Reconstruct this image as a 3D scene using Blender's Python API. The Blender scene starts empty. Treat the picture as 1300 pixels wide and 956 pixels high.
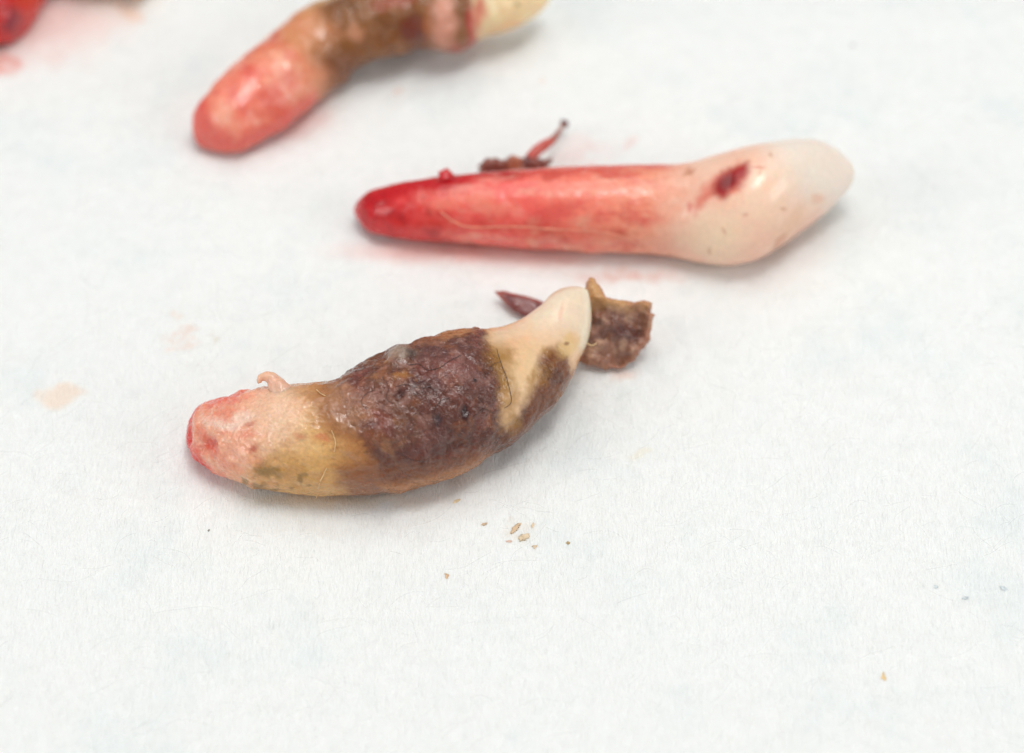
# Extracted teeth lying on a white fluffy cotton sheet.  1 Blender unit = 1 cm.
import bpy, math, random
import numpy as np
from mathutils import Vector

random.seed(7)
rng = np.random.default_rng(7)
scene = bpy.context.scene
scene.unit_settings.system = 'METRIC'
scene.unit_settings.scale_length = 0.01
COL = scene.collection

# ------------------------------------------------------------------ camera
PITCH = math.radians(50.0)
DIST = 12.8
LENS = 100.0
cam_d = np.array([0.0, math.cos(PITCH), -math.sin(PITCH)])     # view direction
cam_r = np.array([1.0, 0.0, 0.0])
cam_u = np.array([0.0, math.sin(PITCH), math.cos(PITCH)])
cam_o = -cam_d * DIST
cam = bpy.data.cameras.new('camera')
cam.lens = LENS
cam.sensor_width = 36.0
cam.clip_start = 0.1
cam.clip_end = 500.0
cam.dof.use_dof = True
cam.dof.focus_distance = 12.22
cam.dof.aperture_fstop = 0.32
cam.dof.aperture_blades = 0
cam_ob = bpy.data.objects.new('camera', cam)
COL.objects.link(cam_ob)
cam_ob.location = cam_o
cam_ob.rotation_euler = (math.pi / 2 - PITCH, 0, 0)
scene.camera = cam_ob

# ------------------------------------------------------------------ world and lamps
world = bpy.data.worlds.new('World')
scene.world = world
world.use_nodes = True
bg = world.node_tree.nodes['Background']
bg.inputs['Color'].default_value = (0.93, 0.97, 1.0, 1)
bg.inputs['Strength'].default_value = 0.36


def area(name, loc, target, size, power, color):
    l = bpy.data.lights.new(name, 'AREA')
    l.shape = 'RECTANGLE'
    l.size, l.size_y = size
    l.energy = power
    l.color = color
    o = bpy.data.objects.new(name, l)
    COL.objects.link(o)
    o.location = loc
    o.rotation_euler = (Vector(target) - Vector(loc)).to_track_quat('-Z', 'Y').to_euler()
    return o


area('overhead_softbox', (0, 6, 24), (0, 0.3, 0), (24, 18), 2200, (1.0, 0.995, 0.975))
area('key_softbox', (3, -1, 24), (0, 0.3, 0), (9, 6), 1600, (1.0, 0.995, 0.975))
area('left_fill', (-20, -7, 12), (0, 0, 0), (10, 10), 1150, (1.0, 0.99, 0.97))  # unseen fill lamp, added to lift shadows and undersides
area('right_fill', (20, -7, 12), (0, 0, 0), (10, 10), 1050, (1.0, 0.99, 0.97))  # matching fill added on the other side, also out of view

scene.view_settings.view_transform = 'Standard'
scene.view_settings.look = 'None'
scene.view_settings.exposure = 0.05
scene.view_settings.gamma = 1.0
scene.view_settings.use_curve_mapping = False
scene.cycles.use_denoising = True
scene.cycles.max_bounces = 8

# ------------------------------------------------------------------ helpers
FPX = LENS / 36.0 * 1300.0


def at(px, py, z=0.0):
    """Point of the place at height z (cm) under a point of the 1300 x 956 picture."""
    px = np.asarray(px, float); py = np.asarray(py, float)
    x = (px - 650.0) / FPX
    y = -(py - 478.0) / FPX
    ray = cam_d + x[..., None] * cam_r + y[..., None] * cam_u
    k = (np.asarray(z) - cam_o[2]) / ray[..., 2]
    return cam_o + ray * k[..., None]


def srgb(c):
    c = np.asarray(c, float) / 255.0
    return np.where(c <= 0.04045, c / 12.92, ((c + 0.055) / 1.055) ** 2.4)


_perm = rng.permutation(256)
_perm = np.concatenate([_perm, _perm, _perm]).astype(np.int32)
_g = rng.normal(size=(256, 3)); _g /= np.linalg.norm(_g, axis=1)[:, None]
_gx, _gy, _gz = (np.ascontiguousarray(_g[:, k], np.float32) for k in range(3))


def noise3(p):
    p = np.asarray(p, np.float32).reshape(-1, 3) if p.ndim != 2 else np.asarray(p, np.float32)
    i = np.floor(p).astype(np.int32); f = p - i
    i &= 255
    w = f * f * f * (f * (f * 6 - 15) + 10)
    x0, y0, z0 = i[:, 0], i[:, 1], i[:, 2]
    out = np.zeros(len(p), np.float32)
    for dx in (0, 1):
        hx = _perm[x0 + dx]; fx = f[:, 0] - dx; wx = w[:, 0] if dx else 1 - w[:, 0]
        for dy in (0, 1):
            hy = _perm[hx + y0 + dy]; fy = f[:, 1] - dy; wy = wx * (w[:, 1] if dy else 1 - w[:, 1])
            for dz in (0, 1):
                h = _perm[hy + z0 + dz]
                out += (_gx[h] * fx + _gy[h] * fy + _gz[h] * (f[:, 2] - dz)) * (wy * (w[:, 2] if dz else 1 - w[:, 2]))
    return out * 1.6


def fbm(p, scale, octv=4, gain=0.5, off=0.0):
    shp = p.shape[:-1]; p = np.asarray(p, np.float32).reshape(-1, 3)
    out = 0; a = 1.0; t = 0
    for k in range(octv):
        out = out + a * noise3(p * np.float32(scale * 2 ** k) + np.float32(off + 17.3 * k))
        t += a; a *= gain
    return (out / t * 1.4).reshape(shp)


def sstep(a, b, x):
    t = np.clip((x - a) / (b - a), 0, 1)
    return t * t * (3 - 2 * t)


def poly_sd(X, Y, poly):
    """signed distance to a closed polygon, negative inside"""
    P = np.asarray(poly, float)
    d = np.full(X.shape, 1e18); inside = np.zeros(X.shape, bool)
    for k in range(len(P)):
        a = P[k]; b = P[(k + 1) % len(P)]
        e = b - a
        t = np.clip(((X - a[0]) * e[0] + (Y - a[1]) * e[1]) / max((e * e).sum(), 1e-9), 0, 1)
        dx = X - a[0] - t * e[0]; dy = Y - a[1] - t * e[1]
        d = np.minimum(d, dx * dx + dy * dy)
        c = ((a[1] > Y) != (b[1] > Y)) & (X < (b[0] - a[0]) * (Y - a[1]) / ((b[1] - a[1]) if b[1] != a[1] else 1e-9) + a[0])
        inside ^= c
    d = np.sqrt(d)
    return np.where(inside, -d, d)


def mesh_from(name, V, F, mat, parent=None, colors=None, smooth=True, alpha=None):
    me = bpy.data.meshes.new(name)
    V = np.asarray(V, float)
    if isinstance(F, np.ndarray):
        n, k = F.shape
        me.vertices.add(len(V)); me.vertices.foreach_set('co', V.ravel())
        me.loops.add(n * k); me.loops.foreach_set('vertex_index', F.ravel().astype(np.int32))
        me.polygons.add(n)
        me.polygons.foreach_set('loop_start', np.arange(0, n * k, k, dtype=np.int32))
        me.update(calc_edges=True)
        me.validate()
    else:
        me.from_pydata(V.tolist(), [], F)
    if smooth:
        me.polygons.foreach_set('use_smooth', np.ones(len(me.polygons), bool))
    if colors is not None:
        at_ = me.color_attributes.new('Col', 'FLOAT_COLOR', 'POINT')
        c4 = np.ones((len(V), 4)); c4[:, :3] = colors
        if alpha is not None: c4[:, 3] = alpha
        at_.data.foreach_set('color', c4.ravel())
    me.materials.append(mat)
    o = bpy.data.objects.new(name, me)
    COL.objects.link(o)
    if parent is not None:
        o.parent = parent
        o.matrix_parent_inverse = parent.matrix_world.inverted()
    return o


def tag(o, label, cat, group=None, kind=None):
    o['label'] = label; o['category'] = cat
    if group: o['group'] = group
    if kind: o['kind'] = kind
    return o


def empty(name, loc):
    o = bpy.data.objects.new(name, None)
    COL.objects.link(o)
    o.empty_display_size = 0.1
    o.location = loc
    bpy.context.view_layer.update()
    return o


def tube(P, R, sides=6):
    """closed tapered tube along points P with radii R -> verts, tris/quads list"""
    P = np.asarray(P, float); R = np.broadcast_to(np.asarray(R, float), (len(P),))
    T = np.gradient(P, axis=0); T /= np.linalg.norm(T, axis=1)[:, None] + 1e-12
    ref = np.array([0.3, 0.2, 1.0])
    A = np.cross(T, ref); A /= np.linalg.norm(A, axis=1)[:, None] + 1e-9
    B = np.cross(T, A)
    th = np.linspace(0, 2 * math.pi, sides, endpoint=False)
    V = (P[:, None] + R[:, None, None] * (np.cos(th)[None, :, None] * A[:, None] + np.sin(th)[None, :, None] * B[:, None])).reshape(-1, 3)
    F = []
    for i in range(len(P) - 1):
        for j in range(sides):
            j2 = (j + 1) % sides
            F.append((i * sides + j, i * sides + j2, (i + 1) * sides + j2, (i + 1) * sides + j))
    F.append(tuple(range(sides - 1, -1, -1)))
    F.append(tuple((len(P) - 1) * sides + j for j in range(sides)))
    return V, F


def spline(pts, n):
    """Catmull-Rom through points (any dimension)"""
    P = np.asarray(pts, float)
    P = np.vstack([2 * P[0] - P[1], P, 2 * P[-1] - P[-2]])
    m = len(P) - 3
    u = np.linspace(0, m, n); i = np.minimum(u.astype(int), m - 1); t = (u - i)[:, None]
    a, b, c, d = P[i], P[i + 1], P[i + 2], P[i + 3]
    return 0.5 * (2 * b + (c - a) * t + (2 * a - 5 * b + 4 * c - d) * t * t + (3 * b - a - 3 * c + d) * t ** 3)


# ------------------------------------------------------------------ materials
def principled(name):
    m = bpy.data.materials.new(name); m.use_nodes = True
    nt = m.node_tree
    return m, nt, nt.nodes['Principled BSDF']


def flesh(name, rough, bump_scale, bump_str, sss, sss_scale, coat, mottle=0.12, mottle_scale=60, spec=0.5):
    m, nt, b = principled(name)
    N = nt.nodes; L = nt.links
    vc = N.new('ShaderNodeVertexColor'); vc.layer_name = 'Col'
    tc = N.new('ShaderNodeTexCoord')
    n1 = N.new('ShaderNodeTexNoise'); n1.inputs['Scale'].default_value = mottle_scale; n1.inputs['Detail'].default_value = 5
    n1.inputs['Roughness'].default_value = 0.65
    L.new(tc.outputs['Object'], n1.inputs['Vector'])
    mr = N.new('ShaderNodeMapRange')
    mr.inputs['From Min'].default_value = 0.3; mr.inputs['From Max'].default_value = 0.7
    mr.inputs['To Min'].default_value = 1 - mottle; mr.inputs['To Max'].default_value = 1 + mottle
    L.new(n1.outputs['Fac'], mr.inputs['Value'])
    mx = N.new('ShaderNodeMix'); mx.data_type = 'RGBA'; mx.blend_type = 'MULTIPLY'; mx.inputs['Factor'].default_value = 1
    L.new(vc.outputs['Color'], mx.inputs['A']); L.new(mr.outputs['Result'], mx.inputs['B'])
    L.new(mx.outputs['Result'], b.inputs['Base Color'])
    n2 = N.new('ShaderNodeTexNoise'); n2.inputs['Scale'].default_value = bump_scale; n2.inputs['Detail'].default_value = 4
    n2.inputs['Distortion'].default_value = 0.6
    L.new(tc.outputs['Object'], n2.inputs['Vector'])
    bp = N.new('ShaderNodeBump'); bp.inputs['Strength'].default_value = bump_str; bp.inputs['Distance'].default_value = 0.02
    L.new(n2.outputs['Fac'], bp.inputs['Height'])
    L.new(bp.outputs['Normal'], b.inputs['Normal'])
    rr = N.new('ShaderNodeMapRange')
    rr.inputs['From Min'].default_value = 0.3; rr.inputs['From Max'].default_value = 0.7
    rr.inputs['To Min'].default_value = rough * 0.7; rr.inputs['To Max'].default_value = rough * 1.35
    L.new(n2.outputs['Fac'], rr.inputs['Value'])
    L.new(rr.outputs['Result'], b.inputs['Roughness'])
    b.inputs['Specular IOR Level'].default_value = spec
    ml = N.new('ShaderNodeMath'); ml.operation = 'MULTIPLY'; ml.inputs[1].default_value = sss
    L.new(vc.outputs['Alpha'], ml.inputs[0]); L.new(ml.outputs[0], b.inputs['Subsurface Weight'])   # thin layers near their edges let less light wander
    b.inputs['Subsurface Radius'].default_value = (1.0, 0.5, 0.3)
    b.inputs['Subsurface Scale'].default_value = sss_scale
    b.inputs['Coat Weight'].default_value = coat
    b.inputs['Coat Roughness'].default_value = 0.12
    if coat > 0: L.new(bp.outputs['Normal'], b.inputs['Coat Normal'])
    return m


M_ROOT = flesh('root_dentine', 0.22, 20, 0.36, 0.6, 0.06, 0.3, 0.12, 60, 0.5)
M_BLOODY = flesh('bloody_root', 0.24, 12, 0.30, 0.85, 0.13, 0.2, 0.06, 40, 0.45)
M_CROWN = flesh('crown_enamel', 0.20, 10, 0.06, 0.85, 0.12, 0.12, 0.05, 40, 0.45)
M_TISSUE = flesh('wet_granulation_tissue', 0.20, 24, 0.75, 0.15, 0.015, 0.25, 0.22, 70, 0.4)
M_SCRAP = flesh('drying_tissue', 0.28, 22, 0.5, 0.3, 0.02, 0.2, 0.16, 60, 0.5)


M_FLAKE = flesh('dry_flake', 0.6, 20, 0.2, 0.0, 0.01, 0.0, 0.1, 60, 0.2)


def plain(name, col, rough=0.5, sss=0.0, trans=0.0):
    m, nt, b = principled(name)
    N = nt.nodes; L = nt.links
    tc = N.new('ShaderNodeTexCoord'); n = N.new('ShaderNodeTexNoise'); n.inputs['Scale'].default_value = 30
    L.new(tc.outputs['Object'], n.inputs['Vector'])
    cr = N.new('ShaderNodeValToRGB')
    c = srgb(col)
    cr.color_ramp.elements[0].position = 0.3; cr.color_ramp.elements[1].position = 0.7
    cr.color_ramp.elements[0].color = (*(c * 0.8), 1); cr.color_ramp.elements[1].color = (*np.clip(c * 1.15, 0, 1), 1)
    L.new(n.outputs['Fac'], cr.inputs['Fac']); L.new(cr.outputs['Color'], b.inputs['Base Color'])
    b.inputs['Roughness'].default_value = rough
    b.inputs['Subsurface Weight'].default_value = sss
    b.inputs['Subsurface Scale'].default_value = 0.02
    b.inputs['Transmission Weight'].default_value = trans
    return m


M_DARKHAIR = plain('dark_hair', (62, 42, 40), 0.4)
M_PALEHAIR = plain('pale_hair', (225, 190, 140), 0.4)
M_CRUMB = plain('ochre_crumb', (196, 140, 78), 0.6, 0.2)


def fibre_material():
    m, nt, b = principled('cotton_fibre')
    N = nt.nodes; L = nt.links
    b.inputs['Base Color'].default_value = (0.93, 0.935, 0.925, 1); b.inputs['Roughness'].default_value = 0.6
    t = N.new('ShaderNodeBsdfTranslucent'); t.inputs['Color'].default_value = (0.93, 0.935, 0.925, 1)
    tr = N.new('ShaderNodeBsdfTransparent')
    m1 = N.new('ShaderNodeMixShader'); m1.inputs[0].default_value = 0.5
    m2 = N.new('ShaderNodeMixShader'); m2.inputs[0].default_value = 0.8
    L.new(b.outputs[0], m1.inputs[1]); L.new(t.outputs[0], m1.inputs[2])
    L.new(m1.outputs[0], m2.inputs[1]); L.new(tr.outputs[0], m2.inputs[2])
    L.new(m2.outputs[0], N['Material Output'].inputs['Surface'])
    return m


M_FLUFF = fibre_material()


def paper_material():
    m, nt, b = principled('cotton_sheet')
    N = nt.nodes; L = nt.links
    vc = N.new('ShaderNodeVertexColor'); vc.layer_name = 'Col'
    tc = N.new('ShaderNodeTexCoord')
    L.new(vc.outputs['Color'], b.inputs['Base Color'])
    n1 = N.new('ShaderNodeTexNoise'); n1.inputs['Scale'].default_value = 14; n1.inputs['Detail'].default_value = 8
    n1.inputs['Roughness'].default_value = 0.72; n1.inputs['Distortion'].default_value = 0.8
    L.new(tc.outputs['Object'], n1.inputs['Vector'])
    # thread-like fine relief: noise stretched along a slowly turning direction
    mp = N.new('ShaderNodeMapping'); mp.inputs['Scale'].default_value = (95, 22, 40); mp.inputs['Rotation'].default_value = (0, 0, 0.7)
    L.new(tc.outputs['Object'], mp.inputs['Vector'])
    n2 = N.new('ShaderNodeTexNoise'); n2.inputs['Scale'].default_value = 1; n2.inputs['Detail'].default_value = 3; n2.inputs['Distortion'].default_value = 1.5
    L.new(mp.outputs['Vector'], n2.inputs['Vector'])
    b1 = N.new('ShaderNodeBump'); b1.inputs['Strength'].default_value = 0.4; b1.inputs['Distance'].default_value = 0.018
    L.new(n1.outputs['Fac'], b1.inputs['Height'])
    b2 = N.new('ShaderNodeBump'); b2.inputs['Strength'].default_value = 0.8; b2.inputs['Distance'].default_value = 0.008
    L.new(n2.outputs['Fac'], b2.inputs['Height']); L.new(b1.outputs['Normal'], b2.inputs['Normal'])
    L.new(b2.outputs['Normal'], b.inputs['Normal'])
    b.inputs['Roughness'].default_value = 0.9
    b.inputs['Specular IOR Level'].default_value = 0.15
    b.inputs['Subsurface Weight'].default_value = 0.3
    b.inputs['Subsurface Radius'].default_value = (1.0, 0.95, 0.9)
    b.inputs['Subsurface Scale'].default_value = 0.04
    return m


M_PAPER = paper_material()

# ------------------------------------------------------------------ the sheet
def sheet_height(x, y):
    p = np.stack([x, y, np.zeros_like(x)], -1)
    h = 0.022 * fbm(p, 1.6, 3, 0.5, 3.0) + 0.009 * fbm(p, 7.0, 4, 0.6, 11.0)
    # faint embossed furrow across the far side
    h -= 0.018 * np.exp(-((y - 2.45 - 0.08 * np.sin(x * 1.3) - 0.05 * x) / 0.16) ** 2) * sstep(0.3, 1.0, x)
    return h - 0.012


def build_sheet():
    cx = np.concatenate([np.linspace(-30, -3.4, 30)[:-1], np.linspace(-3.4, 3.4, 470), np.linspace(3.4, 30, 30)[1:]])
    cy = np.concatenate([np.linspace(-30, -2.7, 30)[:-1], np.linspace(-2.7, 3.9, 450), np.linspace(3.9, 40, 36)[1:]])
    X, Y = np.meshgrid(cx, cy, indexing='ij')
    Z = sheet_height(X, Y)
    V = np.stack([X, Y, Z], -1)
    nx, ny = X.shape
    idx = np.arange(nx * ny).reshape(nx, ny)
    F = np.stack([idx[:-1, :-1], idx[1:, :-1], idx[1:, 1:], idx[:-1, 1:]], -1).reshape(-1, 4)
    P = V.reshape(-1, 3)
    c = np.tile(srgb((246, 247, 244)), (len(P), 1))
    # uneven cotton: slightly thinner, cooler patches
    m = sstep(0.0, 0.6, fbm(P * [1, 1, 0], 1.6, 5, 0.65, 40))[:, None] * 0.5
    c = c * (1 - m) + srgb((229, 236, 236)) * m
    m = sstep(0.15, 0.6, fbm(P * [1, 1, 0], 6, 4, 0.6, 60))[:, None] * 0.35
    c = c * (1 - m) + srgb((238, 240, 238)) * m
    c = c * (1 + 0.035 * fbm(P * [1, 1, 0], 11, 5, 0.75, 88))[:, None]
    gn = fbm(P * [1, 1, 0], 22, 3, 0.6, 71)
    wp = np.stack([fbm(P * [1, 1, 0], 7, 3, 0.6, 5), fbm(P * [1, 1, 0], 7, 3, 0.6, 25)], -1)

    def stain_or_glow(px, py, rx, ry, rot, col, a, warp=0.06, lo=0.5, hi=1.1, grain=0.0):
        nonlocal c
        q = at(px, py)
        dx = P[:, 0] - q[0] + wp[:, 0] * warp; dy = P[:, 1] - q[1] + wp[:, 1] * warp
        k = 0.00354
        rx *= k; ry *= k / math.sin(PITCH)
        ca, sa = math.cos(rot), math.sin(rot)
        u = (dx * ca + dy * sa) / rx; v = (-dx * sa + dy * ca) / ry
        m = (1 - sstep(lo, hi, np.sqrt(u * u + v * v))) * a
        if grain:
            m = m * np.clip(1 - grain + grain * 2.2 * gn, 0, 1)
        m = m[:, None]
        c = c * (1 - m) + srgb(col) * m
    stain_or_glow(78, 500, 34, 17, 0.1, (247, 226, 208), 0.8, 0.05, 0.5, 1.15)
    stain_or_glow(232, 430, 25, 20, 0.0, (243, 218, 205), 0.75, 0.07, 0.4, 1.2, 0.5)
    stain_or_glow(222, 400, 10, 8, 0.5, (240, 205, 178), 0.6, 0.05, 0.3, 1.2, 0.4)
    stain_or_glow(272, 425, 4, 14, 0.2, (214, 200, 170), 0.35, 0.05)
    # blood seeping in round the bloody tooth, plus its pink glow painted on the sheet
    stain_or_glow(590, 314, 180, 22, 0.03, (242, 180, 170), 0.8, 0.025, 0.1, 1.25)  # seep and soft glow of light through the root, painted as one tint
    stain_or_glow(800, 346, 90, 13, 0.0, (232, 185, 172), 0.7, 0.06, 0.1, 1.25, 0.3)
    stain_or_glow(735, 190, 50, 26, 0.2, (245, 214, 210), 0.5, 0.1, 0.1, 1.2)
    stain_or_glow(800, 178, 26, 10, 0.8, (245, 205, 200), 0.5, 0.06, 0.1, 1.2)
    stain_or_glow(700, 328, 70, 14, 0.0, (240, 195, 184), 0.5, 0.03, 0.1, 1.2)
    stain_or_glow(790, 475, 26, 8, 0.3, (240, 205, 190), 0.6, 0.05, 0.1, 1.2)
    stain_or_glow(690, 100, 8, 6, 0.0, (240, 205, 190), 0.5, 0.05, 0.1, 1.2)
    stain_or_glow(506, 112, 12, 5, 0.0, (240, 205, 190), 0.6, 0.05, 0.1, 1.2)
    stain_or_glow(380, 150, 60, 30, 0.7, (244, 205, 198), 0.6, 0.05, 0.1, 1.2)
    # the bloodied corner
    stain_or_glow(40, 30, 165, 80, 0.2, (244, 212, 206), 0.8, 0.12, 0.2, 1.15)
    stain_or_glow(5, 82, 26, 20, 0.4, (236, 150, 135), 0.7, 0.08, 0.1, 1.2)
    stain_or_glow(165, 12, 26, 16, -0.7, (243, 205, 182), 0.65, 0.06, 0.2, 1.2)
    # yellowish seep under the near tooth
    stain_or_glow(420, 632, 120, 12, 0.0, (236, 214, 182), 0.6, 0.04, 0.1, 1.2)
    stain_or_glow(657, 672, 26, 16, 0.5, (240, 222, 200), 0.45, 0.07, 0.1, 1.2, 0.5)
    stain_or_glow(815, 573, 22, 6, 0.2, (242, 232, 205), 0.4, 0.05)
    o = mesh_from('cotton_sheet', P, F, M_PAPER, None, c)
    o['kind'] = 'structure'
    tag(o, 'white fluffy cotton sheet the teeth lie on', 'sheet')
    return o


build_sheet()


def px_scale():
    return DIST / FPX


# ------------------------------------------------------------------ lofted organic bodies
class Loft:
    """A body swept through outline pairs; keeps a design map (X, Y) on every vertex for its colouring."""

    def __init__(self, pairs, tip0, tip1, depth=0.85, rings=420, seg=220, lift=None, smooth=14, taper1=None):
        pr = np.array([[*a, *b] for a, b in pairs], float)
        body = spline(pr, 400)
        def cap(p, inner, tip, power=None):
            """rounded end that carries on the taper of the body: part of an ellipse, or a parabola"""
            c = (p[:2] + p[2:]) / 2; a = (p[:2] - p[2:]) / 2; e = np.asarray(tip, float) - c
            w1 = np.linalg.norm(a); l = np.linalg.norm(e)
            ci = (inner[:2] + inner[2:]) / 2; wi = np.linalg.norm(inner[:2] - inner[2:]) / 2
            q = max(0.0, (wi - w1) / max(np.linalg.norm(c - ci), 1e-6)) * l / w1
            out = []
            for v in np.linspace(0.03, 1, 40)[:-1]:
                if power is not None:
                    f = math.pi / 2 * (1 - v); sfrac, wfrac = math.sin(f), math.cos(f) ** power
                elif q >= 0.47:
                    sfrac, wfrac = 1 - v * v, v
                else:
                    x = q / (1 - q); f0 = math.asin(x)
                    f = math.pi / 2 + (f0 - math.pi / 2) * v
                    sfrac = (math.sin(f) - x) / (1 - x); wfrac = math.cos(f) / math.cos(f0)
                out.append([*(c + e * sfrac + a * wfrac), *(c + e * sfrac - a * wfrac)])
            return np.array(out)
        full = np.vstack([cap(body[0], body[8], tip0), body, cap(body[-1], body[-9], tip1, taper1)[::-1]])
        ph = range(39)
        n0 = len(ph)
        # even spacing along outline travel, denser where the outline turns
        seglen = np.maximum(np.linalg.norm(np.diff(full[:, :2], axis=0), axis=1), np.linalg.norm(np.diff(full[:, 2:], axis=0), axis=1))
        s = np.concatenate([[0], np.cumsum(seglen)])
        t = np.linspace(0, s[-1], rings)
        R = np.stack([np.interp(t, s, full[:, k]) for k in range(4)], -1)
        for _ in range(smooth):
            R[1:-1] = 0.25 * R[:-2] + 0.5 * R[1:-1] + 0.25 * R[2:]
        self.t = t / s[-1]
        k = px_scale()
        C = (R[:, :2] + R[:, 2:]) / 2; A = (R[:, :2] - R[:, 2:]) / 2
        hw = np.linalg.norm(A, axis=1) * k
        aw = (A[:, :1] * cam_r - A[:, 1:] * cam_u) * k              # across, in cm
        bw = -cam_d[None] * (hw * depth)[:, None]                   # towards the viewer
        ext = np.sqrt(aw[:, 2] ** 2 + bw[:, 2] ** 2)
        cz = ext.copy()
        i0 = np.searchsorted(s, s[n0]); b0 = np.searchsorted(t, s[n0]); b1 = np.searchsorted(t, s[len(full) - n0 - 1])
        cz[:b0] = cz[b0]; cz[b1:] = cz[min(b1, rings - 1)]
        w = max(3, rings // 12)
        ker = np.hanning(2 * w + 1); ker /= ker.sum()
        cz = np.convolve(np.pad(cz, w, mode='edge'), ker, 'valid')
        if lift is not None:
            cz = cz + np.interp(self.t, lift[0], lift[1])
        cz += -0.012 - np.min(cz - ext)
        cen = at(C[:, 0], C[:, 1], cz)
        # true size at that distance
        dep = (cen - cam_o) @ cam_d
        aw *= (dep / DIST)[:, None]; bw *= (dep / DIST)[:, None]
        th = np.linspace(0, 2 * math.pi, seg, endpoint=False)
        self.V = cen[:, None] + np.cos(th)[None, :, None] * aw[:, None] + np.sin(th)[None, :, None] * bw[:, None]
        self.X = C[:, None, 0] + np.cos(th)[None] * A[:, None, 0]
        self.Y = C[:, None, 1] + np.cos(th)[None] * A[:, None, 1]
        self.cen = cen; self.rings = rings; self.seg = seg
        self.front = np.sin(th)[None] * np.ones((rings, 1))
        self.P0 = self.V.copy(); self.wf = {}; self.A = None
        self.H = hw
        self.normals()

    def normals(self):
        V = self.V
        du = np.gradient(V, axis=0)
        dv = np.roll(V, -1, 1) - np.roll(V, 1, 1)
        n = np.cross(dv, du)
        n /= np.linalg.norm(n, axis=2)[..., None] + 1e-12
        if ((n * (V - self.cen[:, None])).sum(-1)).mean() < 0: n = -n
        self.N = n

    def displace(self, amount):
        taper = np.clip(self.H / 0.06, 0, 1)[:, None]
        self.V = self.V + self.N * (amount * taper)[..., None]
        self.normals()

    def sd(self, poly, warp=0.0, scale=5.0, off=0.0, octv=4):
        X, Y = self.X, self.Y
        if warp:
            wx, wy = self.warp(scale); X = X + warp * wx; Y = Y + warp * wy
        return poly_sd(X, Y, poly)

    def warp(self, scale):
        """ragged wandering of edges, one field per scale"""
        if scale not in self.wf:
            self.wf[scale] = (fbm(self.P0, scale, 5, 0.62, 31 + scale), fbm(self.P0, scale, 5, 0.62, 57 + scale))
        return self.wf[scale]

    def ell(self, cx, cy, rx, ry, rot=0.0, warp=0.0, scale=8.0, off=0.0):
        X, Y = self.X, self.Y
        if warp:
            wx, wy = self.warp((8.0, 8.7, 9.4)[int(abs(cx + cy)) % 3]); X = X + warp * wx; Y = Y + warp * wy
        ca, sa = math.cos(rot), math.sin(rot)
        u = ((X - cx) * ca + (Y - cy) * sa) / rx; v = (-(X - cx) * sa + (Y - cy) * ca) / ry
        return np.sqrt(u * u + v * v)

    # colouring
    def base(self, col):
        self.C = np.ones(self.V.shape) * srgb(col)

    def mix(self, m, col):
        self.C = self.C * (1 - m[..., None]) + srgb(col) * m[..., None]

    def lay(self, poly, col, soft=8, warp=8, scale=5, a=1.0, off=0.0):
        self.mix(a * sstep(soft, -soft, self.sd(poly, warp, scale, off)), col)

    def spot(self, cx, cy, rx, ry, col, rot=0.0, a=1.0, warp=5, lo=0.4, hi=1.15, off=0.0):
        e = self.ell(cx, cy, rx, ry, rot, warp * 1.5, 8, off)
        if warp: e = e + 0.30 * self.warp(16.0)[0]
        self.mix(a * sstep(hi + 0.15, lo - 0.1, e), col)

    def part(self, name, offset, mat, parent, i0=0, i1=None):
        i1 = self.rings if i1 is None else i1
        V = (self.V + self.N * np.asarray(offset)[..., None] if offset is not None else self.V)[i0:i1]
        n, s = V.shape[:2]
        idx = np.arange(n * s).reshape(n, s)
        nx = np.roll(idx, -1, 1)
        Q = np.stack([idx[:-1], nx[:-1], nx[1:], idx[1:]], -1).reshape(-1, 4)
        VV = V.reshape(-1, 3); CC = self.C[i0:i1].reshape(-1, 3)
        VV = np.vstack([VV, V[0].mean(0), V[-1].mean(0)])
        CC = np.vstack([CC, self.C[i0].mean(0), self.C[i1 - 1].mean(0)])
        al = np.concatenate([self.A[i0:i1].ravel(), [1, 1]]) if self.A is not None else None
        a, b = n * s, n * s + 1
        F = [tuple(q) for q in Q.tolist()]
        F += [(int(idx[0, (j + 1) % s]), int(idx[0, j]), a) for j in range(s)]
        F += [(int(idx[-1, j]), int(idx[-1, (j + 1) % s]), b) for j in range(s)]
        return mesh_from(name, VV, F, mat, parent, CC, True, al)

    def hit(self, px, py, off=0.0):
        """point of the surface (side towards the viewer) at a place of the design map"""
        d = (self.X - px) ** 2 + (self.Y - py) ** 2 + np.where(self.front > 0.02, 0, 1e9)
        i = np.unravel_index(np.argmin(d), d.shape)
        return self.V[i] + self.N[i] * off

    def where(self, mask, pad=14):
        r = np.where(mask.any(1))[0]
        return max(0, r[0] - pad), min(self.rings, r[-1] + pad)

    def root_empty(self, name):
        return empty(name, (float(self.cen[:, 0].mean()), float(self.cen[:, 1].mean()), 0.0))


def ridged(P, scale, octv, off=0.0):
    shp = P.shape[:-1]; P = np.asarray(P, np.float32).reshape(-1, 3)
    out = 0; a = 1.0; t = 0
    for k in range(octv):
        out = out + a * (1 - np.abs(noise3(P * np.float32(scale * 2 ** k) + np.float32(off + 9.1 * k))) * 2); t += a; a *= 0.5
    return (out / t).reshape(shp)


def surface_strand(loft, pts, r, mat, parent, name, off=0.003, n=40, ends=None):
    """hair lying on a body along design-map points"""
    q = spline(pts, n)
    P = np.array([loft.hit(x, y, off) for x, y in q])
    for _ in range(9): P[1:-1] = 0.25 * P[:-2] + 0.5 * P[1:-1] + 0.25 * P[2:]
    if ends is not None: P = np.vstack([P, ends])
    R = np.full(len(P), r); R[0] *= 0.5; R[-1] *= 0.4
    V, F = tube(P, R, 6)
    return mesh_from(name, V, F, mat, parent)


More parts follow.
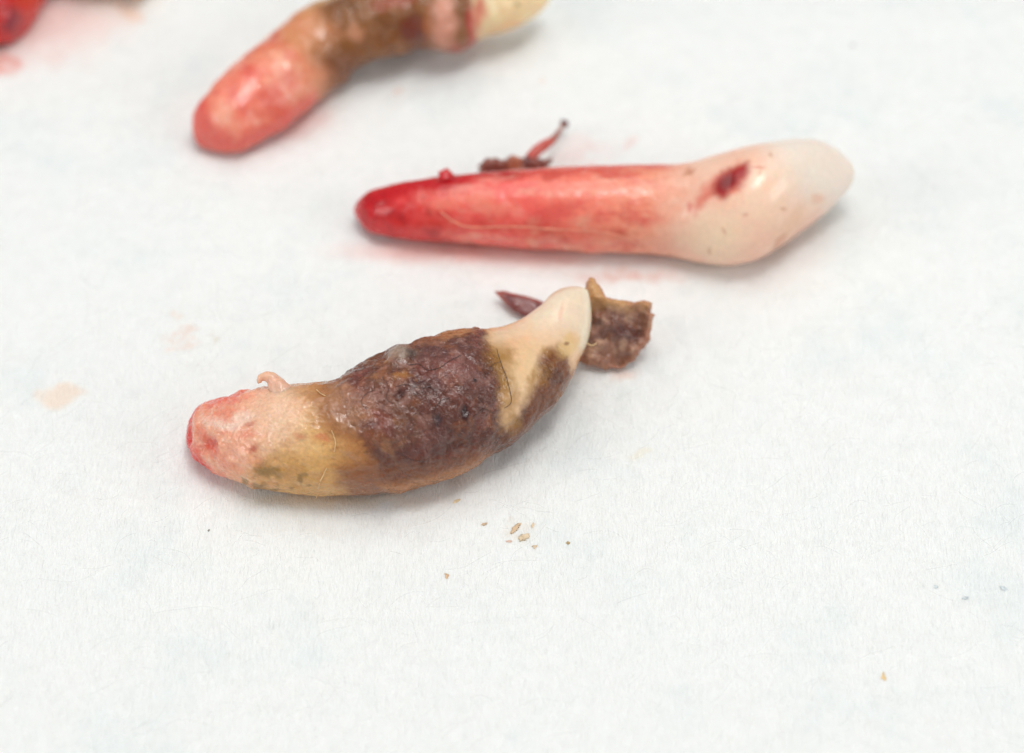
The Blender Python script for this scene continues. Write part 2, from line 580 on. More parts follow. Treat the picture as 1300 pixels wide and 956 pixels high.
# ------------------------------------------------------------------ near tooth: stained, with brown tissue
def near_tooth():
    T = Loft([((241, 534), (240, 571)), ((249, 520), (249, 584)), ((265, 511), (266, 596)), ((290, 503), (292, 609)), ((330, 492), (335, 622)), ((370, 487), (390, 628)),
              ((420, 482), (440, 629)), ((452, 469), (490, 626)), ((490, 449), (545, 614)), ((535, 434), (590, 597)),
              ((575, 421), (640, 568)), ((610, 417), (680, 535)), ((640, 414), (705, 511)), ((665, 404), (724, 482)),
              ((690, 386), (738, 450))], (236, 553), (745, 369),
             depth=0.84, rings=520, seg=300, taper1=1.45, lift=([0, 0.55, 0.8, 1], [0.0, 0.0, 0.10, 0.24]))
    P = T.P0
    tissue = [(428, 470), (450, 458), (500, 430), (570, 408), (606, 410), (622, 445), (634, 480), (640, 515), (633, 545),
              (642, 548), (654, 532), (666, 513), (676, 497), (686, 470), (688, 452), (702, 443), (720, 452), (728, 474), (722, 494),
              (704, 520), (674, 556), (642, 582), (590, 612), (540, 626), (500, 632), (484, 606), (486, 575),
              (472, 552), (448, 535), (430, 508)]
    crown = [(614, 400), (650, 395), (690, 370), (742, 350), (775, 365), (770, 420), (752, 450), (738, 466), (724, 470), (718, 452),
             (703, 441), (688, 450), (686, 472), (676, 494), (664, 512), (654, 530), (642, 545), (636, 535), (645, 515), (639, 480), (626, 445)]
    sdT = T.sd(tissue, 13, 6, 2.0); sdC = T.sd(crown, 9, 6, 4.0)
    mT = sstep(10, -14, sdT + 10 * fbm(P, 12, 4, .65, 150) - 8)
    # relief
    body = 0.006 * fbm(P, 3, 3, 0.5, 8)
    wr = ridged(P * [1, 1, 1], 7, 4, 3.3)
    cell = ridged(P + 0.03 * np.stack([fbm(P, 9, 2, .5, 1), fbm(P, 9, 2, .5, 2), fbm(P, 9, 2, .5, 3)], -1), 13, 3, 6.1)
    mC = sstep(4, -8, sdC)
    vein = np.abs(fbm(P + 0.02 * np.stack([T.warp(6)[0], T.warp(6)[1], T.warp(8.0)[0]], -1), 9, 2, .5, 200)); vein2 = np.abs(fbm(P, 17, 2, .5, 210))
    d = body + mT * (0.026 * fbm(P, 5, 5, 0.55, 21) + 0.009 * (wr - 0.45) + 0.004 * (cell - 0.5))
    pink = sstep(380, 300, T.X)
    d += (1 - mT) * (1 - mC) * (0.007 * fbm(P * [1, 1.8, 1.8], 11, 4, 0.6, 33) + pink * (0.014 * fbm(P, 8, 4, 0.6, 44) + 0.006 * (ridged(P, 12, 3, 5.) - .5)))
    d += 0.022 * sstep(1.2, 0.2, T.ell(508, 450, 17, 13)) + 0.01 * sstep(1.2, 0.2, T.ell(566, 470, 26, 20))
    d -= 0.009 * sstep(1.2, 0.2, T.ell(589, 522, 7, 13, 0.25)) + 0.018 * sstep(1.2, 0.2, T.ell(511, 503, 9, 9, warp=3))
    d -= 0.012 * sstep(1.2, 0.2, T.ell(270, 562, 13, 12))
    d += 0.008 * sstep(1.2, 0.3, T.ell(250, 560, 6, 40, 0.1))
    d *= 1 - 0.65 * sstep(630, 665, T.X)
    T.displace(d)

    # colour
    T.base((226, 178, 114))
    T.mix(0.7 * sstep(-0.1, 0.4, fbm(P, 5, 5, 0.65, 70)), (196, 138, 76))
    T.mix(0.5 * sstep(0.1, 0.4, fbm(P * [1, 2, 2], 14, 4, 0.65, 71)), (172, 112, 60))
    T.mix(0.35 * sstep(0.1, 0.6, fbm(P * [1, 2.2, 2.2], 9, 4, 0.6, 75)), (238, 205, 150))
    T.lay([(300, 588), (380, 580), (460, 580), (530, 590), (500, 660), (290, 660)], (204, 152, 86), 24, 14, 5, 0.7)
    T.lay([(225, 470), (372, 470), (382, 520), (366, 552), (335, 580), (312, 604), (300, 650), (225, 640)], (241, 172, 142), 30, 18, 5, 0.95)
    T.mix(pink * 0.35 * sstep(0.05, 0.4, fbm(P, 7, 4, .65, 250)), (228, 122, 96))
    T.mix(pink * 0.5 * sstep(0.1, 0.45, fbm(P, 10, 4, .65, 260)), (246, 206, 180))
    T.lay([(340, 485), (372, 484), (396, 530), (380, 565), (340, 560), (320, 530)], (238, 208, 176), 34, 16, 6, 0.7)
    T.spot(300, 536, 36, 9, (250, 220, 202), -0.25, 0.7, 9)
    T.spot(285, 522, 20, 8, (232, 124, 100), -0.5, 0.5, 9)
    T.spot(318, 552, 24, 7, (232, 134, 104), -0.2, 0.5, 9)
    T.spot(290, 585, 24, 10, (228, 118, 92), 0.5, 0.45, 9)
    T.spot(266, 536, 12, 8, (244, 205, 185), 0, 0.4, 6)
    T.spot(300, 580, 26, 12, (240, 176, 146), 0.4, 0.6, 6)
    T.lay([(225, 490), (262, 500), (250, 525), (245, 553), (256, 579), (288, 607), (290, 625), (225, 600)], (220, 48, 44), 7, 8, 7, 0.95)
    T.spot(284, 505, 40, 10, (230, 92, 80), -0.3, 0.8, 6)
    T.spot(271, 563, 17, 13, (212, 70, 46), 0.3, 0.85, 7)
    T.spot(258, 548, 9, 12, (226, 110, 78), 0.3, 0.6, 5)
    T.spot(327, 568, 9, 5, (196, 84, 58), -0.4, 0.75, 5)
    T.spot(322, 537, 10, 4, (206, 110, 86), -0.2, 0.6, 4)
    T.spot(414, 556, 14, 5, (208, 112, 78), 0.1, 0.65, 6)
    T.spot(384, 553, 8, 4, (206, 122, 84), 0.1, 0.5, 5)
    for x, y, a, b, r in ((345, 596, 24, 9, 0.05), (330, 616, 13, 6, 0.1), (311, 608, 8, 5, 0.3), (388, 604, 5, 7, 0.3), (352, 620, 7, 4, 0), (370, 618, 4, 3, 0), (395, 617, 4, 2, 0)):
        T.spot(x, y, a, b, (140, 104, 42), r, 0.8, 7, off=x)
    # tissue: translucent brown at its thin left end, purple-brown where thick
    T.lay([(365, 474), (470, 440), (520, 520), (520, 640), (450, 640), (430, 590), (450, 560), (415, 530), (385, 505)], (184, 122, 70), 30, 20, 5, 0.8)
    left = sstep(540, 480, T.X)
    T.mix(0.75 * left * sstep(52, -4, sdT + 22 * fbm(P, 7, 4, .6, 400)), (160, 100, 52))
    T.mix(0.5 * left * sstep(26, -6, sdT + 16 * fbm(P, 10, 4, .6, 410)), (124, 74, 50))
    T.mix(mT * (1 - 0.25 * left), (98, 54, 43))
    nz = fbm(P, 9, 4, 0.6, 90)
    T.mix(mT * 0.55 * sstep(0.0, 0.5, nz), (140, 92, 82))
    T.mix(mT * 0.6 * sstep(0.0, 0.55, fbm(P, 5, 4, 0.6, 99)), (138, 68, 56))
    T.mix(mT * 0.8 * sstep(0.0, 0.5, fbm(P, 4, 5, .6, 300)) , (64, 32, 30))
    T.mix(mT * 0.3 * sstep(0.05, 0.0, vein), (50, 26, 26))
    T.mix(np.maximum(mT, sstep(380, 460, T.X) * sstep(20, -6, sdC * 0 + sdT - 20)) * 0.25 * sstep(0.06, 0.0, vein2), (70, 38, 34))
    T.mix(mT * 0.6 * sstep(0.1, 0.45, fbm(P, 7, 4, .65, 230)) * sstep(560, 470, T.X), (196, 140, 92))
    T.mix(mT * 0.5 * sstep(0.15, 0.45, fbm(P, 8, 4, .65, 240)), (150, 88, 48))
    T.mix(mT * 0.25 * sstep(0.4, 0.1, cell), (78, 44, 42))
    T.mix(mT * 0.5 * sstep(0.15, 0.5, fbm(P, 15, 3, 0.6, 120)), (158, 116, 104))
    T.mix(mT * 0.5 * sstep(520, 585, T.Y + 0.35 * (T.X - 560) + 20 * fbm(P, 5, 3, .6, 420)), (78, 42, 32))  # shading of the tissue's lower half, painted into its colour
    T.spot(440, 520, 34, 30, (188, 138, 98), 0.3, 0.5, 14)
    T.spot(455, 505, 30, 22, (150, 104, 92), 0.0, 0.45, 14)
    T.spot(508, 450, 16, 10, (158, 138, 122), -0.4, 0.8, 5)
    T.spot(526, 455, 9, 6, (84, 66, 58), 0, 0.8, 5)
    T.spot(575, 425, 36, 10, (190, 132, 84), -0.2, 0.75, 6)
    T.spot(545, 436, 30, 7, (150, 96, 66), -0.3, 0.6, 6)
    T.spot(512, 478, 14, 6, (176, 118, 58), -0.4, 0.6, 8)
    T.spot(575, 470, 40, 24, (142, 92, 86), 0.2, 0.45, 14)
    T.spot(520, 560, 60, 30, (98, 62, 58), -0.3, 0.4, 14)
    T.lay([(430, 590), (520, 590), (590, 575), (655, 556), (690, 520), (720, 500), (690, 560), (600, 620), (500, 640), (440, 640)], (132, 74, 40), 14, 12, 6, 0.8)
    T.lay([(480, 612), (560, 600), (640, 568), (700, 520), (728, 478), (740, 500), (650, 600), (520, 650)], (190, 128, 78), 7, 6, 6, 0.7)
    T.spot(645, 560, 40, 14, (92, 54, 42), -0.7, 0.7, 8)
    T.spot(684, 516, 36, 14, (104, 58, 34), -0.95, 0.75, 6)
    T.spot(711, 470, 8, 22, (128, 78, 42), 0.1, 0.7, 6)
    band = mT * sstep(-4, 10, T.X - 632 - 0.35 * (575 - T.Y) * sstep(600, 500, T.Y) + 6 * T.warp(9.4)[0])
    T.mix(0.75 * band, (116, 64, 34))
    T.mix(0.6 * band * sstep(0.0, 0.45, fbm(P, 6, 4, .6, 310)), (80, 40, 26))
    T.mix(0.35 * band * sstep(0.1, 0.45, fbm(P, 7, 4, .6, 320)), (172, 112, 56))
    T.lay([(630, 590), (680, 548), (710, 512), (728, 478), (745, 450), (760, 480), (700, 570), (640, 610)], (204, 142, 90), 8, 7, 6, 0.7)
    T.spot(588, 522, 7, 13, (46, 16, 20), 0.25, 0.95, 2)
    T.spot(511, 503, 10, 9, (74, 34, 34), 0, 0.8, 5)
    T.spot(602, 484, 3.5, 3.5, (34, 22, 26), 0, 0.9, 0)
    T.spot(556, 530, 6, 10, (62, 48, 54), 0, 0.8, 5)
    T.spot(470, 540, 16, 8, (92, 54, 48), 0.3, 0.6, 8)
    # crown
    T.mix(sstep(7, -9, sdC), (236, 194, 154))
    T.mix(mC * 0.4 * sstep(0, .5, fbm(P, 4, 4, .6, 140)), (220, 178, 126))
    T.lay([(690, 370), (735, 350), (780, 370), (750, 450), (715, 425), (680, 420), (660, 400)], (236, 220, 198), 24, 6, 5, 0.85)
    T.lay([(738, 360), (780, 360), (748, 445), (734, 440), (741, 410)], (240, 230, 206), 3, 2, 5, 0.6)
    T.spot(720, 440, 22, 12, (226, 188, 122), -0.7, 0.6, 6)
    T.spot(712, 398, 3, 13, (226, 160, 130), 0.25, 0.35, 3)
    T.spot(660, 470, 24, 34, (238, 206, 160), 0.2, 0.5, 6)
    for x, y, a, b, r, s in ((635, 455, 20, 28, -0.2, 0.85), (645, 495, 15, 32, -0.05, 0.8), (680, 485, 10, 26, 0.5, 0.7), (648, 538, 14, 14, 0.6, 0.7), (694, 448, 8, 10, 0.3, 0.6)):
        T.spot(x, y, a, b, (160, 112, 40), r, s, 9, lo=0.1, hi=1.25, off=y)
    T.spot(735, 470, 9, 26, (212, 150, 94), 0.35, 0.7, 4)
    T.spot(718, 437, 4, 3, (120, 70, 40), 0, 0.7, 1)
    T.spot(738, 456, 3, 4, (130, 70, 50), 0, 0.6, 1)
    T.spot(650, 420, 36, 12, (238, 208, 180), -0.4, 0.5, 4)

    o = T.root_empty('tooth')
    tag(o, 'stained curved tooth wrapped in brown tissue, nearest and sharpest in the picture', 'tooth', 'pulled teeth')
    sink = lambda sd, lo, hi, px: np.clip(-sd / px, -1, 1) * np.where(sd > 0, lo, hi)
    root_off = np.clip((sdC + 26) / 12, -1, 0) * 0.03
    T.A = np.minimum(sstep(4, 22, np.abs(sdC)), sstep(4, 16, np.abs(sdT)))
    cr = T.where(sdC < 0, 30)
    T.part('root', root_off, M_ROOT, o, 0, T.where(sdC < 0, 0)[1] - 20)
    T.part('crown', sink(sdC, 0.05, 0.003, 8), M_CROWN, o, cr[0], T.rings)
    tr = T.where(sdT < 0, 16)
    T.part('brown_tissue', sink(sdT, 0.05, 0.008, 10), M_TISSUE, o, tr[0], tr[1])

    # curled flap of membrane on the upper side
    b0 = T.hit(352, 492, -0.01)
    up = lambda x, y: b0 + ((x - 352) * cam_r - (y - 492) * cam_u) * px_scale()
    path = np.array([up(362, 506), up(358, 496), up(352, 486), up(346, 479), up(339, 476), up(333, 478), up(330, 484)])
    pp = spline(path, 40)
    V, F = tube(pp, np.interp(np.linspace(0, 1, 40), [0, 0.25, 0.5, 0.8, 0.95, 1], [0.07, 0.048, 0.027, 0.017, 0.012, 0.003]), 16)
    V = V + 0.004 * fbm(V, 20, 2)[:, None]
    mesh_from('membrane_flap', V, F, M_ROOT, o, np.tile(srgb((236, 186, 158)), (len(V), 1)) * (0.95 + 0.1 * fbm(V, 15, 2))[:, None])

    # hairs stuck to it
    dk = [[(630, 445), (634, 462), (642, 478), (648, 500), (648, 512), (640, 518)],
          [(520, 464), (534, 462), (545, 470), (560, 470), (574, 462), (586, 455)],
          [(505, 492), (520, 490), (535, 494), (550, 492), (556, 502)],
          [(556, 540), (550, 525), (560, 510), (572, 505)],
          [(505, 570), (520, 578), (535, 582), (546, 580)],
          [(470, 520), (462, 512), (468, 500), (480, 495)],
          [(596, 530), (612, 518), (625, 522), (634, 518)],
          [(610, 470), (618, 476), (622, 466), (634, 462)],
          [(488, 480), (496, 490), (494, 505), (502, 512)]]
    for k, pts in enumerate(dk):
        surface_strand(T, pts, 0.0012 if k < 2 else 0.0009, M_DARKHAIR, o, 'dark_hair', 0.012 if k else 0.006)
    for pts in ([(425, 545), (428, 553), (430, 562), (428, 572)], [(404, 495), (410, 500), (416, 503)]):
        surface_strand(T, pts, 0.0022, M_PALEHAIR, o, 'pale_hair', 0.004)
    e = T.hit(407, 616, 0.012)
    surface_strand(T, [(418, 592), (414, 600), (410, 608), (407, 616)], 0.0026, M_PALEHAIR, o, 'pale_hair', 0.006, 20,
                   np.array([at(404, 626, 0.09), at(400, 636, 0.02)]))
    q = T.hit(744, 436, 0.0)
    pts = spline([q, q + (7 * cam_r - 3 * cam_u) * px_scale(), q + (13 * cam_r + 0 * cam_u) * px_scale()], 10)
    V, F = tube(pts, 0.003, 6); mesh_from('pale_hair', V, F, M_PALEHAIR, o)
    return T


# ------------------------------------------------------------------ middle tooth: straight, bloody root, clean crown
def middle_tooth():
    T = Loft([((454, 254), (455, 281)), ((462, 247), (465, 291)), ((479, 240), (483, 298)), ((510, 231), (515, 304)), ((560, 223), (565, 308)), ((620, 218), (625, 313)),
              ((690, 213), (695, 317)), ((760, 210), (765, 321)), ((820, 209), (820, 323)), ((870, 207), (856, 326)),
              ((905, 198), (888, 333)), ((940, 188), (922, 336)), ((975, 181), (957, 330)), ((1010, 177), (990, 313)), ((1038, 179), (1021, 291)), ((1062, 189), (1053, 265)), ((1073, 199), (1068, 249))], (449, 267), (1084, 223),
             depth=0.86, rings=460, seg=220, lift=([0, 0.7, 0.85, 1], [0.02, 0.0, 0.04, 0.16]))
    P = T.P0
    crown = [(880, 180), (930, 170), (1010, 150), (1100, 160), (1110, 250), (1040, 300), (960, 355), (900, 355), (850, 335), (858, 300), (868, 260), (876, 220)]
    sdC = T.sd(crown, 9, 4, 4.0); mC = sstep(60, -80, sdC + 26 * fbm(P, 6, 4, .6, 61))
    T.displace(0.003 * fbm(P, 3, 3, 0.5, 8) + (1 - mC) * (0.006 * fbm(P, 7, 3, 0.5, 12)))
    T.base((242, 160, 132))
    T.mix(sstep(830, 640, T.X + 60 * fbm(P, 4, 4, .6, 3)), (240, 108, 98))
    T.mix(sstep(620, 500, T.X + 50 * fbm(P, 4, 3, .6, 5)), (212, 44, 46))
    T.mix(0.6 * sstep(0.05, 0.5, fbm(P * [1, 2, 2], 6, 4, 0.6, 21)) * sstep(520, 640, T.X) , (238, 172, 146))
    T.mix(0.5 * sstep(0.1, 0.5, fbm(P * [1, 1.6, 1.6], 5, 4, 0.6, 41)) * sstep(560, 700, T.X) * sstep(870, 800, T.X), (208, 66, 56))
    T.lay([(440, 200), (640, 195), (700, 200), (690, 222), (620, 228), (570, 250), (520, 243), (480, 262), (474, 285), (440, 300)], (196, 10, 24), 9, 10, 6, 0.95)
    T.spot(462, 272, 16, 18, (205, 6, 22), 0, 0.9, 4)
    T.lay([(640, 195), (860, 195), (860, 214), (760, 219), (650, 226)], (214, 80, 66), 7, 7, 6, 0.8)
    T.spot(640, 222, 24, 8, (176, 24, 26), 0, 0.7, 5)
    T.spot(700, 226, 14, 7, (196, 52, 44), 0, 0.6, 6)
    st = fbm(P @ np.array([[1, 0, 0], [0, 2.2, 0], [0, 0, 2.2]]), 4, 5, .65, 510)
    body_x = sstep(500, 600, T.X) * sstep(880, 800, T.X)
    T.mix(0.42 * body_x * sstep(0.05, 0.45, st), (246, 178, 160))
    T.mix(0.42 * body_x * sstep(0.05, 0.45, -st), (214, 58, 60))
    T.mix(0.6 * sstep(640, 540, T.X) * sstep(0.0, 0.4, fbm(P, 6, 4, .65, 520)), (168, 8, 20))
    T.spot(600, 258, 70, 14, (240, 140, 120), 0.05, 0.7, 14)
    T.spot(545, 255, 16, 5, (240, 110, 104), -0.6, 0.6, 8)
    T.spot(510, 258, 10, 5, (236, 90, 86), -0.9, 0.6, 6)
    T.spot(860, 310, 44, 14, (228, 140, 112), 0.1, 0.6, 8)
    # crown
    T.mix(mC, (245, 212, 188))
    T.spot(900, 300, 46, 34, (246, 218, 188), 0.2, 0.7, 8)
    T.lay([(950, 150), (1100, 150), (1110, 250), (1060, 270), (1010, 250), (985, 215)], (238, 228, 216), 30, 5, 4, 0.85)
    T.spot(1000, 285, 34, 14, (234, 190, 158), -0.7, 0.6, 6)
    T.spot(1034, 254, 9, 8, (232, 176, 144), 0, 0.5, 4)
    T.lay([(878, 256), (895, 240), (908, 240), (900, 258), (886, 266), (874, 272)], (216, 76, 58), 8, 9, 8, 0.7)
    T.spot(922, 234, 30, 18, (226, 110, 84), -0.75, 0.7, 8)
    T.lay([(902, 250), (905, 232), (924, 218), (946, 209), (945, 222), (936, 242), (916, 256)], (170, 14, 16), 8, 7, 8, 1.0)
    T.spot(919, 236, 15, 10, (126, 4, 6), -0.75, 0.9, 3)
    T.spot(958, 218, 12, 3, (206, 110, 90), 0.1, 0.6, 4)
    T.spot(872, 222, 11, 6, (182, 106, 70), -0.4, 0.6, 6)
    T.spot(858, 246, 16, 6, (226, 140, 110), 0, 0.5, 6)
    T.spot(872, 266, 4, 8, (210, 80, 70), 0.1, 0.6, 3)
    for x, y in ((975, 199), (960, 225), (990, 270), (915, 295), (900, 318), (942, 276)):
        T.spot(x, y, 4, 2.5, (196, 140, 102), x, 0.5, 4)
    T.spot(985, 308, 16, 6, (206, 130, 92), -0.7, 0.6, 4)
    o = T.root_empty('tooth')
    tag(o, 'long straight tooth with bright red bloody root end and clean white crown', 'tooth', 'pulled teeth')
    T.A = sstep(8, 60, np.abs(sdC))
    cr = T.where(sdC < 0, 24)
    T.part('root', np.clip((sdC + 44) / 20, -1, 0) * 0.03, M_BLOODY, o, 0, cr[0] + 110)
    T.part('crown', np.where(sdC > 0, -np.clip(sdC / 14, 0, 1) * 0.04, 0.003 * np.clip(-sdC / 16, 0, 1)), M_CROWN, o, cr[0], T.rings)
    # a bead of bloody tissue on its upper side
    c = T.hit(565, 226, 0.0)
    pts = np.array([c + (x * cam_r - y * cam_u) * px_scale() for x, y in ((2, 4), (1, -2), (0, -6), (0, -9), (-1, -11))])
    V, F = tube(spline(pts, 14), np.interp(np.linspace(0, 1, 14), [0, .3, .6, .85, 1], [.045, .034, .03, .02, .003]), 14)
    V += 0.005 * fbm(V, 14, 2)[:, None]
    mesh_from('blood_bead', V, F, M_ROOT, o, np.tile(srgb((200, 16, 28)), (len(V), 1)))
    surface_strand(T, [(560, 270), (578, 284), (600, 291), (650, 289), (700, 293), (760, 296), (800, 306), (822, 322)], 0.0035, plain('tissue_thread', (240, 160, 130), 0.35), o, 'tissue_thread', 0.001, 60)
    return T


# ------------------------------------------------------------------ far tooth: brown neck, gum collar
def far_tooth():
    T = Loft([((246, 164), (264, 189)), ((247, 146), (283, 193)), ((259, 122), (313, 190)), ((282, 95), (350, 168)), ((320, 62), (393, 138)), ((360, 30), (424, 106)),
              ((400, 2), (450, 84)), ((440, -17), (488, 71)), ((490, -28), (530, 61)), ((540, -33), (566, 58)),
              ((590, -35), (600, 50)), ((630, -33), (634, 42)), ((662, -26), (663, 31)), ((682, -18), (683, 19)), ((693, -9), (693, 8))], (250, 182), (698, -1),
             depth=0.86, rings=340, seg=180, lift=([0, 0.25, 0.6, 1], [0.0, 0.02, 0.12, 0.16]))
    P = T.P0
    crown = [(598, -60), (720, -60), (730, 60), (640, 70), (606, 60), (600, 20)]
    gum = [(405, 10), (440, -10), (470, -30), (520, -50), (604, -50), (608, 0), (606, 70), (560, 90), (500, 80), (440, 110), (415, 125), (424, 95), (405, 70), (425, 45)]
    sdC = T.sd(crown, 4, 4, 4); sdG = T.sd(gum, 8, 4, 9); mG = sstep(20, -16, sdG + 10 * fbm(P, 5, 4, .6, 66)); mC = sstep(6, -6, sdC)
    collar = sstep(1.2, 0.3, T.ell(572, 22, 26, 80, 0.05)) 
    T.displace(0.012 * fbm(P, 3, 3, 0.5, 8) + mG * 0.035 * fbm(P, 5, 3, 0.5, 12) + 0.012 * fbm(P, 6, 3, .5, 90) + collar * 0.035 * sstep(0, 40, T.Y) + 0.012 * sstep(1.2, .2, T.ell(345, 108, 12, 8)) + 0.012 * sstep(1.2, .2, T.ell(310, 100, 12, 12)))
    T.base((230, 152, 114))
    T.lay([(230, 100), (300, 70), (360, 90), (390, 120), (360, 190), (230, 210)], (240, 132, 114), 26, 16, 4, 0.75)
    T.spot(290, 158, 26, 22, (236, 160, 136), 0.5, 0.8, 8)
    T.spot(318, 96, 12, 12, (220, 84, 72), 0, 0.6, 6); T.spot(346, 112, 12, 9, (244, 170, 148), 0, 0.8, 5)
    T.spot(366, 100, 12, 10, (218, 90, 76), 0.4, 0.5, 6); T.spot(300, 122, 12, 9, (220, 90, 78), 0.4, 0.5, 6)
    T.mix(0.4 * sstep(0.05, 0.4, fbm(P, 4, 4, .6, 530)) * sstep(430, 380, T.X), (246, 196, 170))
    T.mix(0.4 * sstep(0.05, 0.4, fbm(P, 5, 4, .6, 540)) * sstep(420, 360, T.X), (214, 76, 68))
    T.lay([(235, 140), (262, 110), (268, 150), (300, 178), (345, 160), (400, 118), (410, 135), (330, 200), (240, 200)], (222, 84, 76), 8, 6, 5, 0.75)
    T.spot(350, 48, 10, 5, (196, 66, 62), -0.7, 0.7, 4)
    T.lay([(350, 20), (410, -10), (430, 30), (420, 60), (400, 80), (360, 60)], (206, 140, 92), 16, 10, 4, 0.7)
    T.mix(mG, (140, 88, 44))
    T.mix(mG * 0.6 * sstep(-0.1, 0.5, fbm(P, 4, 4, .6, 77)), (122, 74, 40))
    T.mix(mG * 0.4 * sstep(0.1, 0.5, fbm(P, 6, 4, .6, 87)), (182, 124, 78))
    T.spot(450, 46, 12, 10, (208, 146, 112), 0, 0.8, 6)
    T.spot(435, 85, 22, 22, (116, 66, 44), -0.6, 0.6, 8)
    T.spot(440, 12, 26, 8, (104, 62, 36), 0, 0.6, 8)
    T.spot(528, 42, 18, 22, (112, 34, 32), 0, 0.75, 6)
    T.spot(505, 8, 34, 10, (168, 70, 60), -0.2, 0.6, 8)
    T.spot(563, 24, 17, 60, (216, 152, 128), 0.05, 0.95, 5)
    T.spot(545, 30, 5, 34, (170, 96, 50), 0.05, 0.6, 4)
    T.spot(600, 22, 12, 44, (196, 60, 60), 0.1, 0.85, 6)
    T.spot(590, 60, 26, 10, (190, 70, 60), 0.1, 0.7, 6)
    T.spot(430, -5, 60, 8, (214, 176, 120), -0.4, 0.5, 5)  # yellowish highlight along the top edge, painted in
    T.mix(mC, (236, 212, 166))
    T.spot(610, 15, 9, 36, (210, 90, 80), 0.1, 0.75, 5)
    T.spot(640, 36, 30, 7, (226, 180, 130), -0.3, 0.6, 4)
    T.spot(656, 8, 4, 4, (150, 120, 60), 0, 0.8, 1)
    o = T.root_empty('tooth')
    tag(o, 'tan tooth with pink root end, cut off by the top edge left of centre', 'tooth', 'pulled teeth')
    T.A = np.minimum(sstep(6, 40, np.abs(sdC)), sstep(6, 40, np.abs(sdG)))
    cr = T.where(sdC < 0, 14); gr = T.where(sdG < 0, 10)
    T.part('root', np.clip(sdC / 10, -1, 0) * 0.04, M_BLOODY, o, 0, cr[0] + 60)
    T.part('crown', np.where(sdC > 0, -np.clip(sdC / 10, 0, 1) * 0.08, 0.002), M_CROWN, o, cr[0], T.rings)
    T.part('gum_tissue', np.where(sdG > 0, -np.clip(sdG / 10, 0, 1) * 0.08, np.clip(-sdG / 10, 0, 1) * 0.014), M_TISSUE, o, gr[0], gr[1])
    return T


# ------------------------------------------------------------------ corner tooth, mostly beyond the frame
def corner_tooth():
    T = Loft([((-62, -6), (-6, 62)), ((-30, -42), (27, 46)), ((0, -64), (50, 18)), ((30, -86), (66, -10)), ((70, -96), (92, -18)),
              ((110, -94), (120, -13)), ((150, -82), (156, -9)), ((174, -66), (178, -4)), ((189, -52), (192, -16))], (-62, 62), (198, -33),
             depth=0.86, rings=260, seg=140, lift=([0, 0.4, 0.7, 1], [0.0, 0.04, 0.08, 0.05]))
    P = T.P0
    crown = [(78, -120), (240, -120), (240, 40), (90, 40)]
    sdC = T.sd(crown, 6, 4, 4); mC = sstep(8, -8, sdC)
    T.displace(0.014 * fbm(P, 3, 3, 0.5, 8) + (1 - mC) * 0.02 * fbm(P, 6, 3, 0.55, 18))
    T.base((200, 30, 30))
    T.mix(0.7 * sstep(0.0, 0.5, fbm(P, 4, 3, .6, 14)), (214, 82, 48))
    T.mix(0.6 * sstep(0.1, 0.5, fbm(P, 5, 3, .6, 34)), (150, 16, 36))
    T.spot(22, 30, 12, 18, (120, 16, 44), 0.5, 0.8, 6)
    T.mix(mC, (232, 186, 140))
    T.spot(105, -6, 26, 14, (202, 142, 96), 0, 0.6, 5)
    o = T.root_empty('tooth')
    tag(o, 'blurred blood-red tooth reaching in at the top left corner', 'tooth', 'pulled teeth')
    cr = T.where(sdC < 0, 14)
    T.part('root', np.clip(sdC / 10, -1, 0) * 0.04, M_ROOT, o, 0, cr[0] + 50)
    T.part('crown', np.where(sdC > 0, -np.clip(sdC / 10, 0, 1) * 0.08, 0.002), M_CROWN, o, cr[0], T.rings)


near = near_tooth()
middle = middle_tooth()
far_tooth()
corner_tooth()


